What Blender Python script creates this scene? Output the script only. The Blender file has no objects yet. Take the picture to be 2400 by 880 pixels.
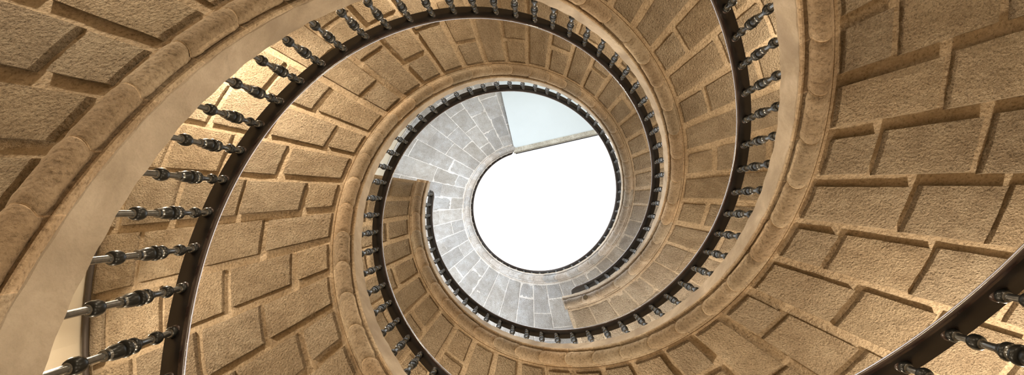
import bpy, bmesh, math, random
from mathutils import Vector, Matrix
PI = math.pi
M = 1.5                                   # well radius in metres
AX, AY = -0.01957*M, -0.09312*M           # axis of the well (camera stands at the origin)
PITCH, Z0 = 5.29532*M, 2.652*M
PH = [0.0, -0.03532*M, 0.03111*M]
RO = 2.48*M                               # inside face of the round outer wall
FLOOR = -1.05*M
ROW = 360/42
ROWPH = [-0.5, 2.2, 3.2]
START = [-211.0, -328.0, -452.0]
END = [188.5, 72.0, 256.0]
sc = bpy.context.scene
C = sc.collection
rad = math.radians

def zr(k, deg):
    return Z0 + PITCH*(deg/360 + k/3) + PH[k]
def pt(deg, r, z):
    a = rad(deg)
    return (AX + r*math.cos(a), AY + r*math.sin(a), z)
def hp(k, deg, r, dz):                    # r, dz in well radii
    return pt(deg, r*M, zr(k, deg) + dz*M)

# ------------------------------------------------------------------ materials
def new_mat(name):
    m = bpy.data.materials.new(name); m.use_nodes = True
    nt = m.node_tree; nt.nodes.clear()
    out = nt.nodes.new('ShaderNodeOutputMaterial'); b = nt.nodes.new('ShaderNodeBsdfPrincipled')
    nt.links.new(b.outputs[0], out.inputs[0])
    return m, nt, b
def noise(nt, co, scale, detail=4, rough=.55, dist=0):
    n = nt.nodes.new('ShaderNodeTexNoise'); n.inputs['Scale'].default_value = scale
    n.inputs['Detail'].default_value = detail; n.inputs['Roughness'].default_value = rough
    n.inputs['Distortion'].default_value = dist
    nt.links.new(co, n.inputs['Vector']); return n.outputs['Fac']
def ramp(nt, fac, stops):
    r = nt.nodes.new('ShaderNodeValToRGB'); nt.links.new(fac, r.inputs[0])
    e = r.color_ramp.elements
    e[0].position, e[0].color = stops[0][0], (*stops[0][1], 1)
    e[1].position, e[1].color = stops[-1][0], (*stops[-1][1], 1)
    for p, c in stops[1:-1]:
        q = e.new(p); q.color = (*c, 1)
    return r.outputs[0]
def mix(nt, fac, a, b, mode='MIX'):
    m = nt.nodes.new('ShaderNodeMix'); m.data_type = 'RGBA'; m.blend_type = mode
    if isinstance(fac, (int, float)): m.inputs[0].default_value = fac
    else: nt.links.new(fac, m.inputs[0])
    for s, v in ((6, a), (7, b)):
        if isinstance(v, tuple): m.inputs[s].default_value = (*v, 1)
        else: nt.links.new(v, m.inputs[s])
    return m.outputs[2]
def math_n(nt, op, a, b):
    m = nt.nodes.new('ShaderNodeMath'); m.operation = op
    for i, v in enumerate((a, b)):
        if isinstance(v, (int, float)): m.inputs[i].default_value = v
        else: nt.links.new(v, m.inputs[i])
    return m.outputs[0]
def stone(name, c_dark, c_mid, c_light, grain, bump, stain=.35, attr=False, vein=False, fine=.72):
    m, nt, b = new_mat(name)
    tc = nt.nodes.new('ShaderNodeTexCoord').outputs['Object']
    big = noise(nt, tc, 1.3, 5, .6); med = noise(nt, tc, 6, 5, .65, .4); fin = noise(nt, tc, grain, 3, .7)
    col = ramp(nt, big, [(.3, c_dark), (.5, c_mid), (.72, c_light)])
    col = mix(nt, .55, col, ramp(nt, med, [(.3, c_dark), (.52, c_mid), (.7, c_light)]))
    col = mix(nt, fine, col, ramp(nt, fin, [(.30, (.34, .31, .27)), (.46, (.92, .91, .89)), (.68, (1.22, 1.22, 1.22))]), 'MULTIPLY')
    if stain:
        st = noise(nt, tc, 2.6, 7, .7, 1.2)
        col = mix(nt, ramp(nt, st, [(.6, (0, 0, 0)), (.74, (stain,)*3)]), col, (.16, .125, .085))
    if vein:
        w = nt.nodes.new('ShaderNodeTexWave'); w.inputs['Scale'].default_value = .9
        w.inputs['Distortion'].default_value = 9; w.inputs['Detail'].default_value = 3; w.inputs['Detail Scale'].default_value = .8
        nt.links.new(tc, w.inputs['Vector'])
        col = mix(nt, ramp(nt, w.outputs['Fac'], [(.0, (.6,)*3), (.22, (0, 0, 0))]), col, (.30, .25, .2))
    if attr:
        at = nt.nodes.new('ShaderNodeAttribute'); at.attribute_name = 'tone'
        col = mix(nt, 1.0, col, at.outputs['Color'], 'MULTIPLY')
    nt.links.new(col, b.inputs['Base Color'])
    b.inputs['Roughness'].default_value = .9
    b.inputs['Specular IOR Level'].default_value = .25
    vo = nt.nodes.new('ShaderNodeTexVoronoi'); vo.inputs['Scale'].default_value = grain*.62; nt.links.new(tc, vo.inputs['Vector'])
    h = math_n(nt, 'ADD', fin, math_n(nt, 'MULTIPLY', vo.outputs['Distance'], .35))
    h = math_n(nt, 'ADD', h, math_n(nt, 'MULTIPLY', med, .55))
    bp = nt.nodes.new('ShaderNodeBump'); bp.inputs['Strength'].default_value = 1.0; bp.inputs['Distance'].default_value = bump
    nt.links.new(h, bp.inputs['Height']); nt.links.new(bp.outputs[0], b.inputs['Normal'])
    return m
TAN = ((.36, .275, .185), (.52, .42, .30), (.66, .56, .42))
m_block = stone('picked_sandstone', *TAN, 80, .050, attr=True)
m_joint = stone('dressed_joint_stone', (.36, .28, .19), (.485, .39, .275), (.60, .50, .375), 60, .010, .25, attr=True)
m_roll = stone('moulded_stone', (.28, .205, .13), (.43, .33, .22), (.58, .47, .34), 60, .006, .7, attr=True)
m_string = stone('smooth_string_stone', (.30, .25, .19), (.45, .385, .305), (.62, .55, .46), 90, .003, .35, vein=True, attr=True, fine=.12)
m_beam = stone('landing_edge_stone', (.25, .24, .2), (.36, .35, .31), (.5, .5, .46), 30, .004, .4)

def plain(name, col, rough, metal=0, var=.12, scale=14, bump=0, coat=0):
    m, nt, b = new_mat(name)
    tc = nt.nodes.new('ShaderNodeTexCoord').outputs['Object']
    n = noise(nt, tc, scale, 4)
    c = ramp(nt, n, [(.3, tuple(x*(1-var) for x in col)), (.7, tuple(min(1, x*(1+var)) for x in col))])
    nt.links.new(c, b.inputs['Base Color']); b.inputs['Roughness'].default_value = rough; b.inputs['Metallic'].default_value = metal
    b.inputs['Coat Weight'].default_value = coat; b.inputs['Coat Roughness'].default_value = .12
    if bump:
        bp = nt.nodes.new('ShaderNodeBump'); bp.inputs['Distance'].default_value = bump
        nt.links.new(n, bp.inputs['Height']); nt.links.new(bp.outputs[0], b.inputs['Normal'])
    return m
m_wood = plain('dark_polished_wood', (.017, .014, .0135), .38, 0, .35, 9, coat=.2)
m_bead = plain('polished_rail_edge', (.05, .032, .03), .2, 0, .2, 9, coat=1.0)
m_glint = plain('pale_rail_glint', (.80, .77, .80), .22, .95, .05, 20)  # pale band standing in for the sky highlight along the rail edge
m_iron = plain('worn_turned_iron', (.25, .26, .265), .24, .9, .2, 60)
m_black = plain('black_iron_ring', (.018, .02, .02), .3, .3, .2, 60)
m_collar = plain('brown_wood_collar', (.05, .028, .022), .35, 0, .3, 30, coat=.4)
m_plaster = plain('cream_wall_plaster', (.60, .545, .44), .9, 0, .05, 3, .002)
m_ceil = plain('pale_blue_plaster', (.47, .535, .575), .9, 0, .03, 1.2, .001)
m_floor = plain('grey_stone_floor', (.42, .37, .30), .8, 0, .2, 3, .004)
m_dark_strip = plain('dark_brown_strip', (.05, .04, .035), .5, 0, .1)
m_frame = plain('window_frame_wood', (.25, .17, .1), .5, 0, .2)

# ------------------------------------------------------------------ mesh helpers
def obj(name, bm, mats, parent=None, smooth=False, angle=None):
    me = bpy.data.meshes.new(name)
    bmesh.ops.recalc_face_normals(bm, faces=bm.faces[:])
    bm.to_mesh(me); bm.free()
    if not isinstance(mats, (list, tuple)): mats = [mats]
    for m in mats: me.materials.append(m)
    if smooth:
        me.polygons.foreach_set('use_smooth', [True]*len(me.polygons))
    o = bpy.data.objects.new(name, me); C.objects.link(o)
    if smooth and angle:
        try: me.set_sharp_from_angle(angle=rad(angle))
        except Exception: pass
    if parent: o.parent = parent
    return o
def thing(name, label, cat, loc=(0, 0, 0), group=None):
    o = bpy.data.objects.new(name, None); C.objects.link(o); o.location = loc
    o['label'] = label; o['category'] = cat
    if group: o['group'] = group
    o.empty_display_size = .2
    return o
def struct(name, bm, m, smooth=False):
    o = obj(name, bm, m, None, smooth); o['kind'] = 'structure'; return o
def sweep(bm, k, degs, prof, closed=True, cap=True, mi=0, fn=None):
    """sweep an (r, dz) profile in well radii along the helix of flight k"""
    rings = []
    for d in degs:
        P = fn(d) if fn else prof
        rings.append([bm.verts.new(hp(k, d+(q[2] if len(q) > 2 else 0), q[0], q[1])) for q in P])
    n = len(rings[0])
    for a, b in zip(rings, rings[1:]):
        for i in range(n if closed else n-1):
            j = (i+1) % n
            f = bm.faces.new((a[i], a[j], b[j], b[i]))
            f.material_index = mi[i] if isinstance(mi, (list, tuple)) else mi
    if cap and closed:
        bm.faces.new(rings[0][::-1]); bm.faces.new(rings[-1])
    return rings
def frange(a, b, step):
    n = max(1, int(math.ceil(abs(b-a)/step)))
    return [a + (b-a)*i/n for i in range(n+1)]

# ------------------------------------------------------------------ one stone flight
def tone_at(k, d):
    # daylight put into the stone colour: third flight's top, second's end paler and greyer
    g = 0.0
    if k == 2: g = min(1, max(0, (d+25)/95.0))
    if k == 1: g = .8*min(1, max(0, (d-5)/45.0))
    return (1+.16*g, 1+.42*g, 1+.98*g)
def paint(bm, lay, k, faces, inv=None):
    for f in faces:
        c = f.calc_center_median()
        zc = c.z + .58*M
        d = ((zc-Z0-PH[k])/PITCH - k/3)*360
        t = tone_at(k, d)
        for l in f.loops: l[lay] = (*t, 1)
SPL_EVEN = [1.118, 1.30, 1.675, 2.05, 2.37, 2.47]
SPL_ODD = [1.118, 1.49, 1.84, 2.21, 2.47]
def panel(bm, lay, rng, k, d0, d1, r0, r1, h, tone):
    """one rough block face standing proud of the joints"""
    nd = 6; nr = max(3, int((r1-r0)/.05))
    base = -.600
    rm = .5*(r0+r1)
    grid = []
    for i in range(nd+1):
        row = []
        for j in range(nr+1):
            u = i/nd; v = j/nr
            d = d0+(d1-d0)*u; r = r0+(r1-r0)*v
            edge = i in (0, nd) or j in (0, nr)
            dd = rng.uniform(-.045, .045)*(1.2/r); rr = rng.uniform(-.0015, .0015)
            z = base - h + rng.uniform(-.0022, .0022) + (.004 if edge else 0)
            row.append((d+dd, r+rr, z))
        grid.append(row)
    V = [[bm.verts.new(hp(k, *p)) for p in row] for row in grid]
    fs = []
    for i in range(nd):
        for j in range(nr):
            fs.append(bm.faces.new((V[i][j], V[i+1][j], V[i+1][j+1], V[i][j+1])))
    loop = [(i, 0) for i in range(nd+1)] + [(nd, j) for j in range(1, nr+1)] + [(i, nr) for i in range(nd-1, -1, -1)] + [(0, j) for j in range(nr-1, 0, -1)]
    low = {}
    for (i, j) in loop:
        d, r, z = grid[i][j]
        ed = (.10 if i == nd else -.10 if i == 0 else 0); er = (.003 if j == nr else -.003 if j == 0 else 0)
        low[(i, j)] = bm.verts.new(hp(k, d+ed, r+er, base+.006))
    for a, b in zip(loop, loop[1:]+loop[:1]):
        fs.append(bm.faces.new((V[a[0]][a[1]], V[b[0]][b[1]], low[b], low[a])))
    for f in fs:
        f.material_index = 0
        for l in f.loops: l[lay] = (*tone, 1)

def flight(k, label):
    rng = random.Random(11+k)
    root = thing('spiral_staircase', label, 'staircase', pt(START[k], 1.7*M, zr(k, START[k])-.5*M), 'three interleaved stone spiral flights')
    inv = Vector(root.location)
    d0, d1 = START[k], END[k]
    def part(name, bm, mats, **kw):
        bmesh.ops.translate(bm, verts=bm.verts[:], vec=-inv)
        return obj(name, bm, mats, root, **kw)
    # underside: slab with rows of raised rough blocks
    bm = bmesh.new(); lay = bm.loops.layers.float_color.new('tone')
    degs = frange(d0, d1, 1.43)
    sweep(bm, k, degs, [(1.094, -.600), (1.3, -.600), (1.7, -.600), (2.1, -.600), (2.48, -.600), (2.48, -.56), (1.04, -.56)], mi=1)
    paint(bm, lay, k, bm.faces)
    n0 = int(math.floor((d0-ROWPH[k])/ROW))
    i = n0
    while ROWPH[k]+i*ROW < d1:
        a = max(d0+.1, ROWPH[k]+i*ROW); b = min(d1-.1, ROWPH[k]+(i+1)*ROW)
        if b-a > 2:
            par = (i + (1 if k == 0 else 0)) % 2
            spl = SPL_EVEN if par == 0 else SPL_ODD
            up = (k == 2 and a > 0) or (k == 1 and a > 14)        # the worn top flight: dressed flatter and thinner joints
            for q in range(len(spl)-1):
                r0, r1 = spl[q], spl[q+1]
                if q: r0 += rng.uniform(-.012, .012)
                g = (.020 if not up else .006)
                rm = .5*(r0+r1)
                gd = math.degrees(g*1.25/max(rm, 1.0))
                gd0, gd1 = math.degrees(g*1.3/r0), math.degrees(g*1.3/r1)
                t = rng.uniform(.86, 1.06); w = rng.uniform(-.03, .03)
                tn = tone_at(k, .5*(a+b)); tone = ((t+w*.6)*tn[0], t*tn[1], (t-w)*tn[2])
                h = (rng.uniform(.008, .014) if (k == 1 and a > -75) or (k == 2 and a > -50) else rng.uniform(.013, .020) if (k == 0 and a > 80 or k == 2 and a > -125) else rng.uniform(.024, .033)) if not up else rng.uniform(.004, .009)
                rin = r0 + (g if q else rng.uniform(-.006, .006)); rout = r1-g
                panel(bm, lay, rng, k, a+gd, b-gd, rin, rout, h, tone)
        i += 1
    part('underside', bm, [m_block, m_joint])
    # roll moulding, cut into one stone per row
    bm = bmesh.new(); lay = bm.loops.layers.float_color.new('tone')
    i = n0
    while ROWPH[k]+i*ROW < d1+1:
        a = max(d0, ROWPH[k]+i*ROW+.0); b = min(d1+1.0, ROWPH[k]+(i+1)*ROW-.0)
        if b-a > 1:
            rr = .0385*rng.uniform(.95, 1.05); cr = 1.030+rng.uniform(-.002, .002); cz = -.627
            t = rng.uniform(.78, 1.05); w = rng.uniform(-.04, .04)
            L = b-a
            def fn(d, a=a, b=b, rr=rr, cr=cr):
                s = min(d-a, b-d)
                q = rr
                if s < .9: q = rr*(.84+.16*math.sqrt(max(0, s/.9)))
                elif s < 1.9: q = rr*(1+.035*math.sin((s-.9)*PI))
                return [(cr+q*math.cos(x), cz+q*math.sin(x), (1.7 if d > d0+2 and d < d1-2 else 0)*max(0, -math.sin(x))) for x in [rad(-220+g*260/14) for g in range(15)]] + [(1.071, -.596), (1.072, -.611), (1.079, -.613), (1.0865, -.611), (1.0875, -.580), (.985, -.572), (.977, -.588), (.9745, -.598), (.978, -.606), (.985, -.607), (.990, -.602)]
            ds = [a, a+.12, a+.3, a+.6, a+.9, a+1.15, a+1.4, a+1.65, a+1.9] + frange(a+2.2, b-2.2, 1.2) + [b-1.9, b-1.65, b-1.4, b-1.15, b-.9, b-.6, b-.3, b-.12, b] if L > 5 else frange(a, b, .5)
            nf = len(bm.faces)
            rg = sweep(bm, k, ds, None, fn=fn)
            bm.faces.ensure_lookup_table()
            lipv = set(rg[0]) | set(rg[1]) | set(rg[-1]) | set(rg[-2])
            ends = {f for f in bm.faces[nf:] if all(v in lipv for v in f.verts)}
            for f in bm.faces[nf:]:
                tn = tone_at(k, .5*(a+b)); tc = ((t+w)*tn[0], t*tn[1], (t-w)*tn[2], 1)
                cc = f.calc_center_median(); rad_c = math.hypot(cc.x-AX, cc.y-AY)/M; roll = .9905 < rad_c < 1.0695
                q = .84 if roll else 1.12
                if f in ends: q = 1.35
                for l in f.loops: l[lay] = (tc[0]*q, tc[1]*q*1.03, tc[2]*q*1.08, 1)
        i += 1
    # flat margin between roll and blocks
    nf = len(bm.faces)
    sweep(bm, k, frange(d0, d1, 1.5), [(1.092, -.606), (1.104, -.606), (1.108, -.598), (1.04, -.575), (1.080, -.580), (1.088, -.590)])
    bm.faces.ensure_lookup_table()
    paint(bm, lay, k, bm.faces[nf:])
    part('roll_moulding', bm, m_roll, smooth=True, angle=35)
    if k == 1:
        bm = bmesh.new()
        bmesh.ops.create_cone(bm, cap_ends=True, segments=16, radius1=.022*M, radius2=.019*M, depth=.05*M, matrix=Matrix.Translation(Vector(hp(1, 61.5, 1.004, -.655))))
        part('bolt', bm, m_iron)
    # smooth string along the well with a groove above the roll
    bm = bmesh.new()
    def fs(d):
        j = .0018*math.sin(d*1.31+k)+.0014*math.sin(d*.47)
        return [(.989+j, -.4325), (1.092, -.4325), (1.092, -.575), (1.004, -.575), (1.004, -.600), (.990+j, -.574), (.985+j, -.566)]
    sweep(bm, k, frange(d0, d1+.6, 1.1), None, fn=fs)
    lay = bm.loops.layers.float_color.new('tone')
    for f in bm.faces:
        for l in f.loops: l[lay] = (1, 1, 1, 1)
    part('string_stone', bm, m_string, smooth=True, angle=30)
    # steps
    bm = bmesh.new()
    i = n0
    while ROWPH[k]+(i+1)*ROW <= d1+ROW:
        a = max(d0, ROWPH[k]+i*ROW); b = min(d1, ROWPH[k]+(i+1)*ROW)
        if b-a > .5:
            top = zr(k, b)-.53*M
            lo = []; hi = []
            for d in (a, .5*(a+b), b):
                for r in (1.094, 2.47):
                    lo.append(bm.verts.new(hp(k, d, r, -.555))); hi.append(bm.verts.new(pt(d, r*M, top)))
            for s in (0, 2):
                bm.faces.new((hi[s], hi[s+1], hi[s+3], hi[s+2])); bm.faces.new((lo[s], lo[s+2], lo[s+3], lo[s+1]))
                bm.faces.new((lo[s], hi[s], hi[s+2], lo[s+2])); bm.faces.new((lo[s+1], lo[s+3], hi[s+3], hi[s+1]))
            bm.faces.new((lo[0], lo[1], hi[1], hi[0])); bm.faces.new((lo[4], hi[4], hi[5], lo[5]))
        i += 1
    lay = bm.loops.layers.float_color.new('tone')
    for f in bm.faces:
        for l in f.loops: l[lay] = (1, 1, 1, 1)
    part('steps', bm, m_joint)
    return root

flight(0, 'tan stone spiral flight whose top end stops at the left of the pale grey underside')
flight(1, 'tan stone spiral flight whose moulded top end stops just below the white opening')
flight(2, 'stone spiral flight climbing highest, its pale grey underside ringing the white opening')

# ------------------------------------------------------------------ railings
def lathe(bm, prof, seg=10):
    rings = []
    for r, z in prof:
        rings.append([bm.verts.new((r*math.cos(2*PI*i/seg), r*math.sin(2*PI*i/seg), z)) for i in range(seg)])
    for a, b in zip(rings, rings[1:]):
        for i in range(seg):
            j = (i+1) % seg
            bm.faces.new((a[i], a[j], b[j], b[i]))
    bm.faces.new(rings[0][::-1]); bm.faces.new(rings[-1])
def baluster_mesh():
    # heights below the handrail in well radii, radii in well radii
    # (z, r, black ring?)
    P = [(-.4335, .020, 1), (-.428, .020, 1), (-.424, .0095, 0), (-.334, .0090, 0), (-.3325, .0125, 1), (-.330, .0165, 1), (-.323, .0190, 1), (-.314, .0198, 1), (-.305, .0190, 1), (-.298, .0165, 1), (-.2955, .0125, 1), (-.294, .0090, 0),
         (-.246, .0088, 0), (-.244, .0135, 1), (-.237, .0140, 1), (-.235, .0115, 0), (-.229, .0145, 1), (-.217, .0178, 1), (-.205, .0188, 1), (-.196, .0178, 1), (-.193, .0150, 1), (-.191, .0145, 1),
         (-.189, .0190, 1), (-.184, .0215, 1), (-.178, .0215, 1), (-.173, .0190, 1), (-.171, .0148, 0), (-.166, .0148, 0), (-.164, .0175, 1), (-.159, .0200, 1), (-.153, .0200, 1), (-.148, .0170, 1), (-.146, .0135, 0), (-.138, .0125, 0), (-.130, .0088, 0),
         (-.098, .0078, 0), (-.0965, .0115, 1), (-.092, .0150, 1), (-.085, .0172, 1), (-.078, .0172, 1), (-.071, .0150, 1), (-.0665, .0115, 1), (-.065, .0080, 0), (-.034, .0078, 0), (-.032, .0125, 1), (-.024, .0160, 1), (-.015, .0150, 1), (-.012, .0100, 1)]
    bm = bmesh.new(); lathe(bm, [(r*M*.98, z*M) for z, r, b in P], 16)
    bm.faces.ensure_lookup_table()
    for q in range(len(P)-1):
        for g in range(16): bm.faces[q*16+g].material_index = 1 if (P[q][2] and P[q+1][2]) else 0
    return bm
def collar_mesh():
    bm = bmesh.new(); lathe(bm, [(r*M, z*M) for z, r in [(-.016, .009), (-.013, .0155), (-.006, .0165), (.002, .0155), (.008, .014), (.010, .013)]], 14)
    return bm
BASE = None
def railing(k, label, d0, d1, bal):
    global BASE
    loc = Vector(pt(d0, 1.035*M, zr(k, d0)-.4325*M))
    root = thing('stair_railing', label, 'railing', loc, 'iron and wood railings around the well')
    def prof(d):
        s = (d1-d)/4.2
        sh = 0.0
        if s < 1: sh = .058*(1-math.sqrt(max(0, 1-(1-s)**2)))
        q = lambda r: min(1.0655, r+sh*(1.066-r)/.066) if True else r
        A = [(1.064, -.012), (1.040, -.012), (1.018, -.012), (1.013, -.008), (1.0065, -.009), (1.0015, -.006), (.9995, .0), (1.000, .006), (1.004, .012), (1.012, .019), (1.030, .028), (1.050, .027), (1.063, .015), (1.0665, .0)]
        return [(q(r), z) for r, z in A]
    bm = bmesh.new()
    degs = frange(d0, d1-4.4, 1.5) + frange(d1-4.2, d1, .35)
    sweep(bm, k, degs, None, fn=prof, mi=[0, 0, 0, 1, 1, 1, 2, 1, 1, 0, 0, 0, 0, 0])
    bmesh.ops.translate(bm, verts=bm.verts[:], vec=-loc)
    obj('handrail', bm, [m_wood, m_bead, m_glint], root, smooth=True, angle=50)
    for d in bal:
        if BASE is None:
            b = obj('baluster', baluster_mesh(), [m_iron, m_black], None, smooth=True, angle=60)
            c = obj('collar', collar_mesh(), m_collar, b, smooth=True, angle=60); c['label'] = 'brown collar under the handrail'
            BASE = (b, c)
        else:
            b = BASE[0].copy(); C.objects.link(b); c = BASE[1].copy(); C.objects.link(c); c.parent = b
        b.parent = root
        b.location = Vector(hp(k, d, 1.036, 0)) - loc
        b.rotation_euler = (0, 0, rad(d))
    return root
balA = [.8+6.05*i for i in range(-25, 31) if -150 < .8+6.05*i < 183]
balB = [-186+6.1*i for i in range(-10, 42) if -245 < -186+6.1*i < 64]
balC = [-206.5-6.0*i for i in range(24, 0, -1)] + [-206.5+6.2*i for i in range(0, 15)] + [-119.5+6.35*i for i in range(1, 58) if -119.5+6.35*i < 248]
railing(0, 'dark handrail with iron balusters whose curled end stops left of the white opening', -152, 185.0, balA)
railing(1, 'dark handrail with iron balusters whose curled end stops below the white opening', -248, 67.0, balB)
rC = railing(2, 'dark handrail with turned iron balusters climbing highest, to the rim of the white opening', -352, 250.0, balC)

# ------------------------------------------------------------------ landing above
ZL = 9.28*M
c0 = Vector((-.324, -1.003))*M; u = Vector((.9755, -.2200)); n = Vector((-.2200, -.9755))
def plate(bm, pts, z0, z1):
    lo = [bm.verts.new((p[0], p[1], z0)) for p in pts]; hi = [bm.verts.new((p[0], p[1], z1)) for p in pts]
    bm.faces.new(lo[::-1]); bm.faces.new(hi)
    for i in range(len(pts)):
        j = (i+1) % len(pts); bm.faces.new((lo[i], lo[j], hi[j], hi[i]))
def clip_circle(p, d):
    # from p along d to the outer wall
    q = p-Vector((AX, AY)); b = q.dot(d); c = q.dot(q)-(RO)**2
    return p+d*(-b+math.sqrt(b*b-c))
a1 = c0 + n*.075*M
pA = clip_circle(a1, n); pB = clip_circle(a1, u)
tA = math.atan2(pA.y-AY, pA.x-AX); tB = math.atan2(pB.y-AY, pB.x-AX)
arc = [Vector((AX+RO*math.cos(tA+(tB-tA)*i/24), AY+RO*math.sin(tA+(tB-tA)*i/24))) for i in range(25)]
bm = bmesh.new(); plate(bm, [a1]+arc, ZL, ZL+.012*M); struct('ceiling', bm, m_ceil)
bm = bmesh.new()
e1 = clip_circle(c0, u); ln = (e1-c0).length
# edge beam: dressed stone with a thin raised fillet
for off, w, zl, zh in ((.0, .075, -.012, .10), (-.012, .02, .03, .10)):
    p = [c0+n*off*M-u*.02*M, c0+u*(ln-.02*M)+n*off*M, c0+u*(ln-.02*M)+n*(off+w)*M, c0+n*(off+w)*M-u*.02*M]
    plate(bm, p, ZL+zl*M, ZL+zh*M)
struct('trim_1', bm, m_beam)
# landing railing along the edge beam
loc = Vector((c0.x, c0.y, ZL+.10*M))
lr = thing('landing_railing', 'thin dark railing along the straight landing edge beside the white opening', 'railing', loc)
bm = bmesh.new()
p0 = c0+n*.02*M; p1 = c0+u*(ln-.05*M)+n*.02*M
plate(bm, [p0, p1, p1+n*.065*M, p0+n*.065*M], ZL+.53*M, ZL+.57*M)
bmesh.ops.translate(bm, verts=bm.verts[:], vec=-loc)
obj('handrail', bm, m_wood, lr)
for i in range(1, 16):
    q = c0+u*(.1*M*i)+n*.05*M
    b = BASE[0].copy(); C.objects.link(b); c = BASE[1].copy(); C.objects.link(c); c.parent = b; b.parent = lr
    b.location = Vector((q.x, q.y, ZL+.5335*M))-loc

# ------------------------------------------------------------------ shell: round outer wall with window openings, floor
TOP = 11.0*M
bm = bmesh.new()
NS = 96; zs = [FLOOR-.1*M] + [FLOOR+.5*M*i for i in range(1, 25)]
zs = [z for z in zs if z < TOP]+[TOP]
RW = RO+.012
WIN = []      # (centre segment, z0, z1) openings for daylight in the top storey
rings = []
for R in (RW, RW+.35):
    rings.append([[bm.verts.new(pt(360*i/NS, R, z)) for i in range(NS)] for z in zs])
holes = set()
for ci in (30, 46, 62, 78, 8):
    for i in range(ci-4, ci+4):
        for j in range(len(zs)-1):
            if zs[j] >= 5.4*M and zs[j+1] <= 8.0*M and not (6.0*M > 99): holes.add((i % NS, j))
for j in range(len(zs)-1):
    for i in range(NS):
        i2 = (i+1) % NS
        if (i, j) in holes: continue
        bm.faces.new((rings[0][j][i], rings[0][j+1][i], rings[0][j+1][i2], rings[0][j][i2]))
        bm.faces.new((rings[1][j][i], rings[1][j][i2], rings[1][j+1][i2], rings[1][j+1][i]))
def rim(i, j, i2, j2):
    bm.faces.new((rings[0][j][i], rings[0][j2][i2], rings[1][j2][i2], rings[1][j][i]))
for (i, j) in holes:
    i2 = (i+1) % NS
    if ((i-1) % NS, j) not in holes: rim(i, j, i, j+1)
    if (i2, j) not in holes: rim(i2, j, i2, j+1)
    if (i, j-1) not in holes: rim(i, j, i2, j)
    if (i, j+1) not in holes: rim(i, j+1, i2, j+1)
for i in range(NS):
    rim(i, 0, (i+1) % NS, 0); rim(i, len(zs)-1, (i+1) % NS, len(zs)-1)
struct('wall_outer', bm, m_plaster)
bm = bmesh.new()
plate(bm, [Vector(pt(360*i/96, RW-.004, 0)[:2]) for i in range(96)], FLOOR-.2, FLOOR)
struct('floor', bm, m_floor)

# dark strip along the joint of wall and underside, low left
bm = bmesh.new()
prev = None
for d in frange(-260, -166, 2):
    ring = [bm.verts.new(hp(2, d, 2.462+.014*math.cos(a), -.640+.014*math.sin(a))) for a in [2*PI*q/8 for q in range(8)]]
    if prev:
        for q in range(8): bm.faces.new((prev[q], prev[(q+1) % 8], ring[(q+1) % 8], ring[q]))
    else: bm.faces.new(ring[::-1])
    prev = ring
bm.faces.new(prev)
strip_obj = obj('strip', bm, m_dark_strip, None, True); strip_obj['label'] = 'dark strip running along the joint between cream wall and stone underside at lower left'; strip_obj['category'] = 'strip'

# ------------------------------------------------------------------ light
w = bpy.data.worlds.new('World'); sc.world = w; w.use_nodes = True
bg = w.node_tree.nodes['Background']; bg.inputs[0].default_value = (.985, .99, 1.0, 1); bg.inputs[1].default_value = 1.6
def area(name, loc, target, sx, sy, power, col):
    l = bpy.data.lights.new(name, 'AREA'); l.shape = 'RECTANGLE'; l.size = sx; l.size_y = sy; l.energy = power; l.color = col
    o = bpy.data.objects.new(name, l); C.objects.link(o); o.location = loc
    d = Vector(target)-Vector(loc); o.rotation_euler = d.to_track_quat('-Z', 'Y').to_euler()
    return o
WARM = (1.0, .81, .585); DAY = (.93, .97, 1.0)
# lamps on the outer wall, throwing light down the stairs along the undersides
LAMPS = [(0, -150, 16), (0, -95, 12), (0, -35, 10), (0, 30, 15), (0, 78, 17), (0, 125, 16), (0, 178, 14),
         (1, -250, 12), (1, -190, 12), (1, -135, 14), (1, -80, 14), (1, -20, 12), (1, 40, 12), (1, 80, 22),
         (2, -340, 12), (2, -285, 16), (2, -230, 16), (2, -147, 30), (2, -190, 8), (2, -110, 14), (2, -50, 12), (2, 5, 10)]
for k, d, e in LAMPS:
    z = zr(k, d)-.60*M-.75
    if z < FLOOR+.4: continue
    area('wall_lamp', pt(d, 2.30*M, z), pt(d-38, 1.5*M, z-.45), .13, .13, e*2.5, WARM)
# daylight in the top storey windows
for ci in (30, 46, 62, 78, 8):
    d = 360*ci/NS
    area('window_daylight', pt(d, RO-.05, 6.6*M), pt(d, 0, 7.3*M), 1.6, 3.0, {30: 55, 46: 105, 62: 120, 78: 105, 8: 95}[ci], DAY)
# added warm fill low on the outer wall, no doorway behind it
for d in (20, 140, 260):
    area('ground_fill', pt(d, 2.3*M, FLOOR+1.1), pt(d, 0, 2.0), 1.2, 1.8, 12, (1, .86, .66))

# ------------------------------------------------------------------ camera
tx, ty = -.04066, -.03919
cx, sx = math.cos(tx), math.sin(tx); cy, sy = math.cos(ty), math.sin(ty)
R_ = Vector((cx, 0, -sx)); D_ = Vector((-sy*sx, cy, -sy*cx)); F_ = Vector((cy*sx, sy, cy*cx))
cam = bpy.data.cameras.new('Camera'); co = bpy.data.objects.new('Camera', cam); C.objects.link(co)
mt = Matrix.Identity(4)
for i in range(3):
    mt[i][0] = R_[i]; mt[i][1] = -D_[i]; mt[i][2] = -F_[i]
co.matrix_world = mt
cam.sensor_fit = 'HORIZONTAL'; cam.sensor_width = 36; cam.lens = 36*1210.55/2400; cam.clip_start = .02; cam.clip_end = 200
sc.camera = co
sc.view_settings.view_transform = 'Standard'; sc.view_settings.look = 'None'
sc.view_settings.exposure = 0.16; sc.view_settings.gamma = 1; sc.view_settings.use_curve_mapping = False
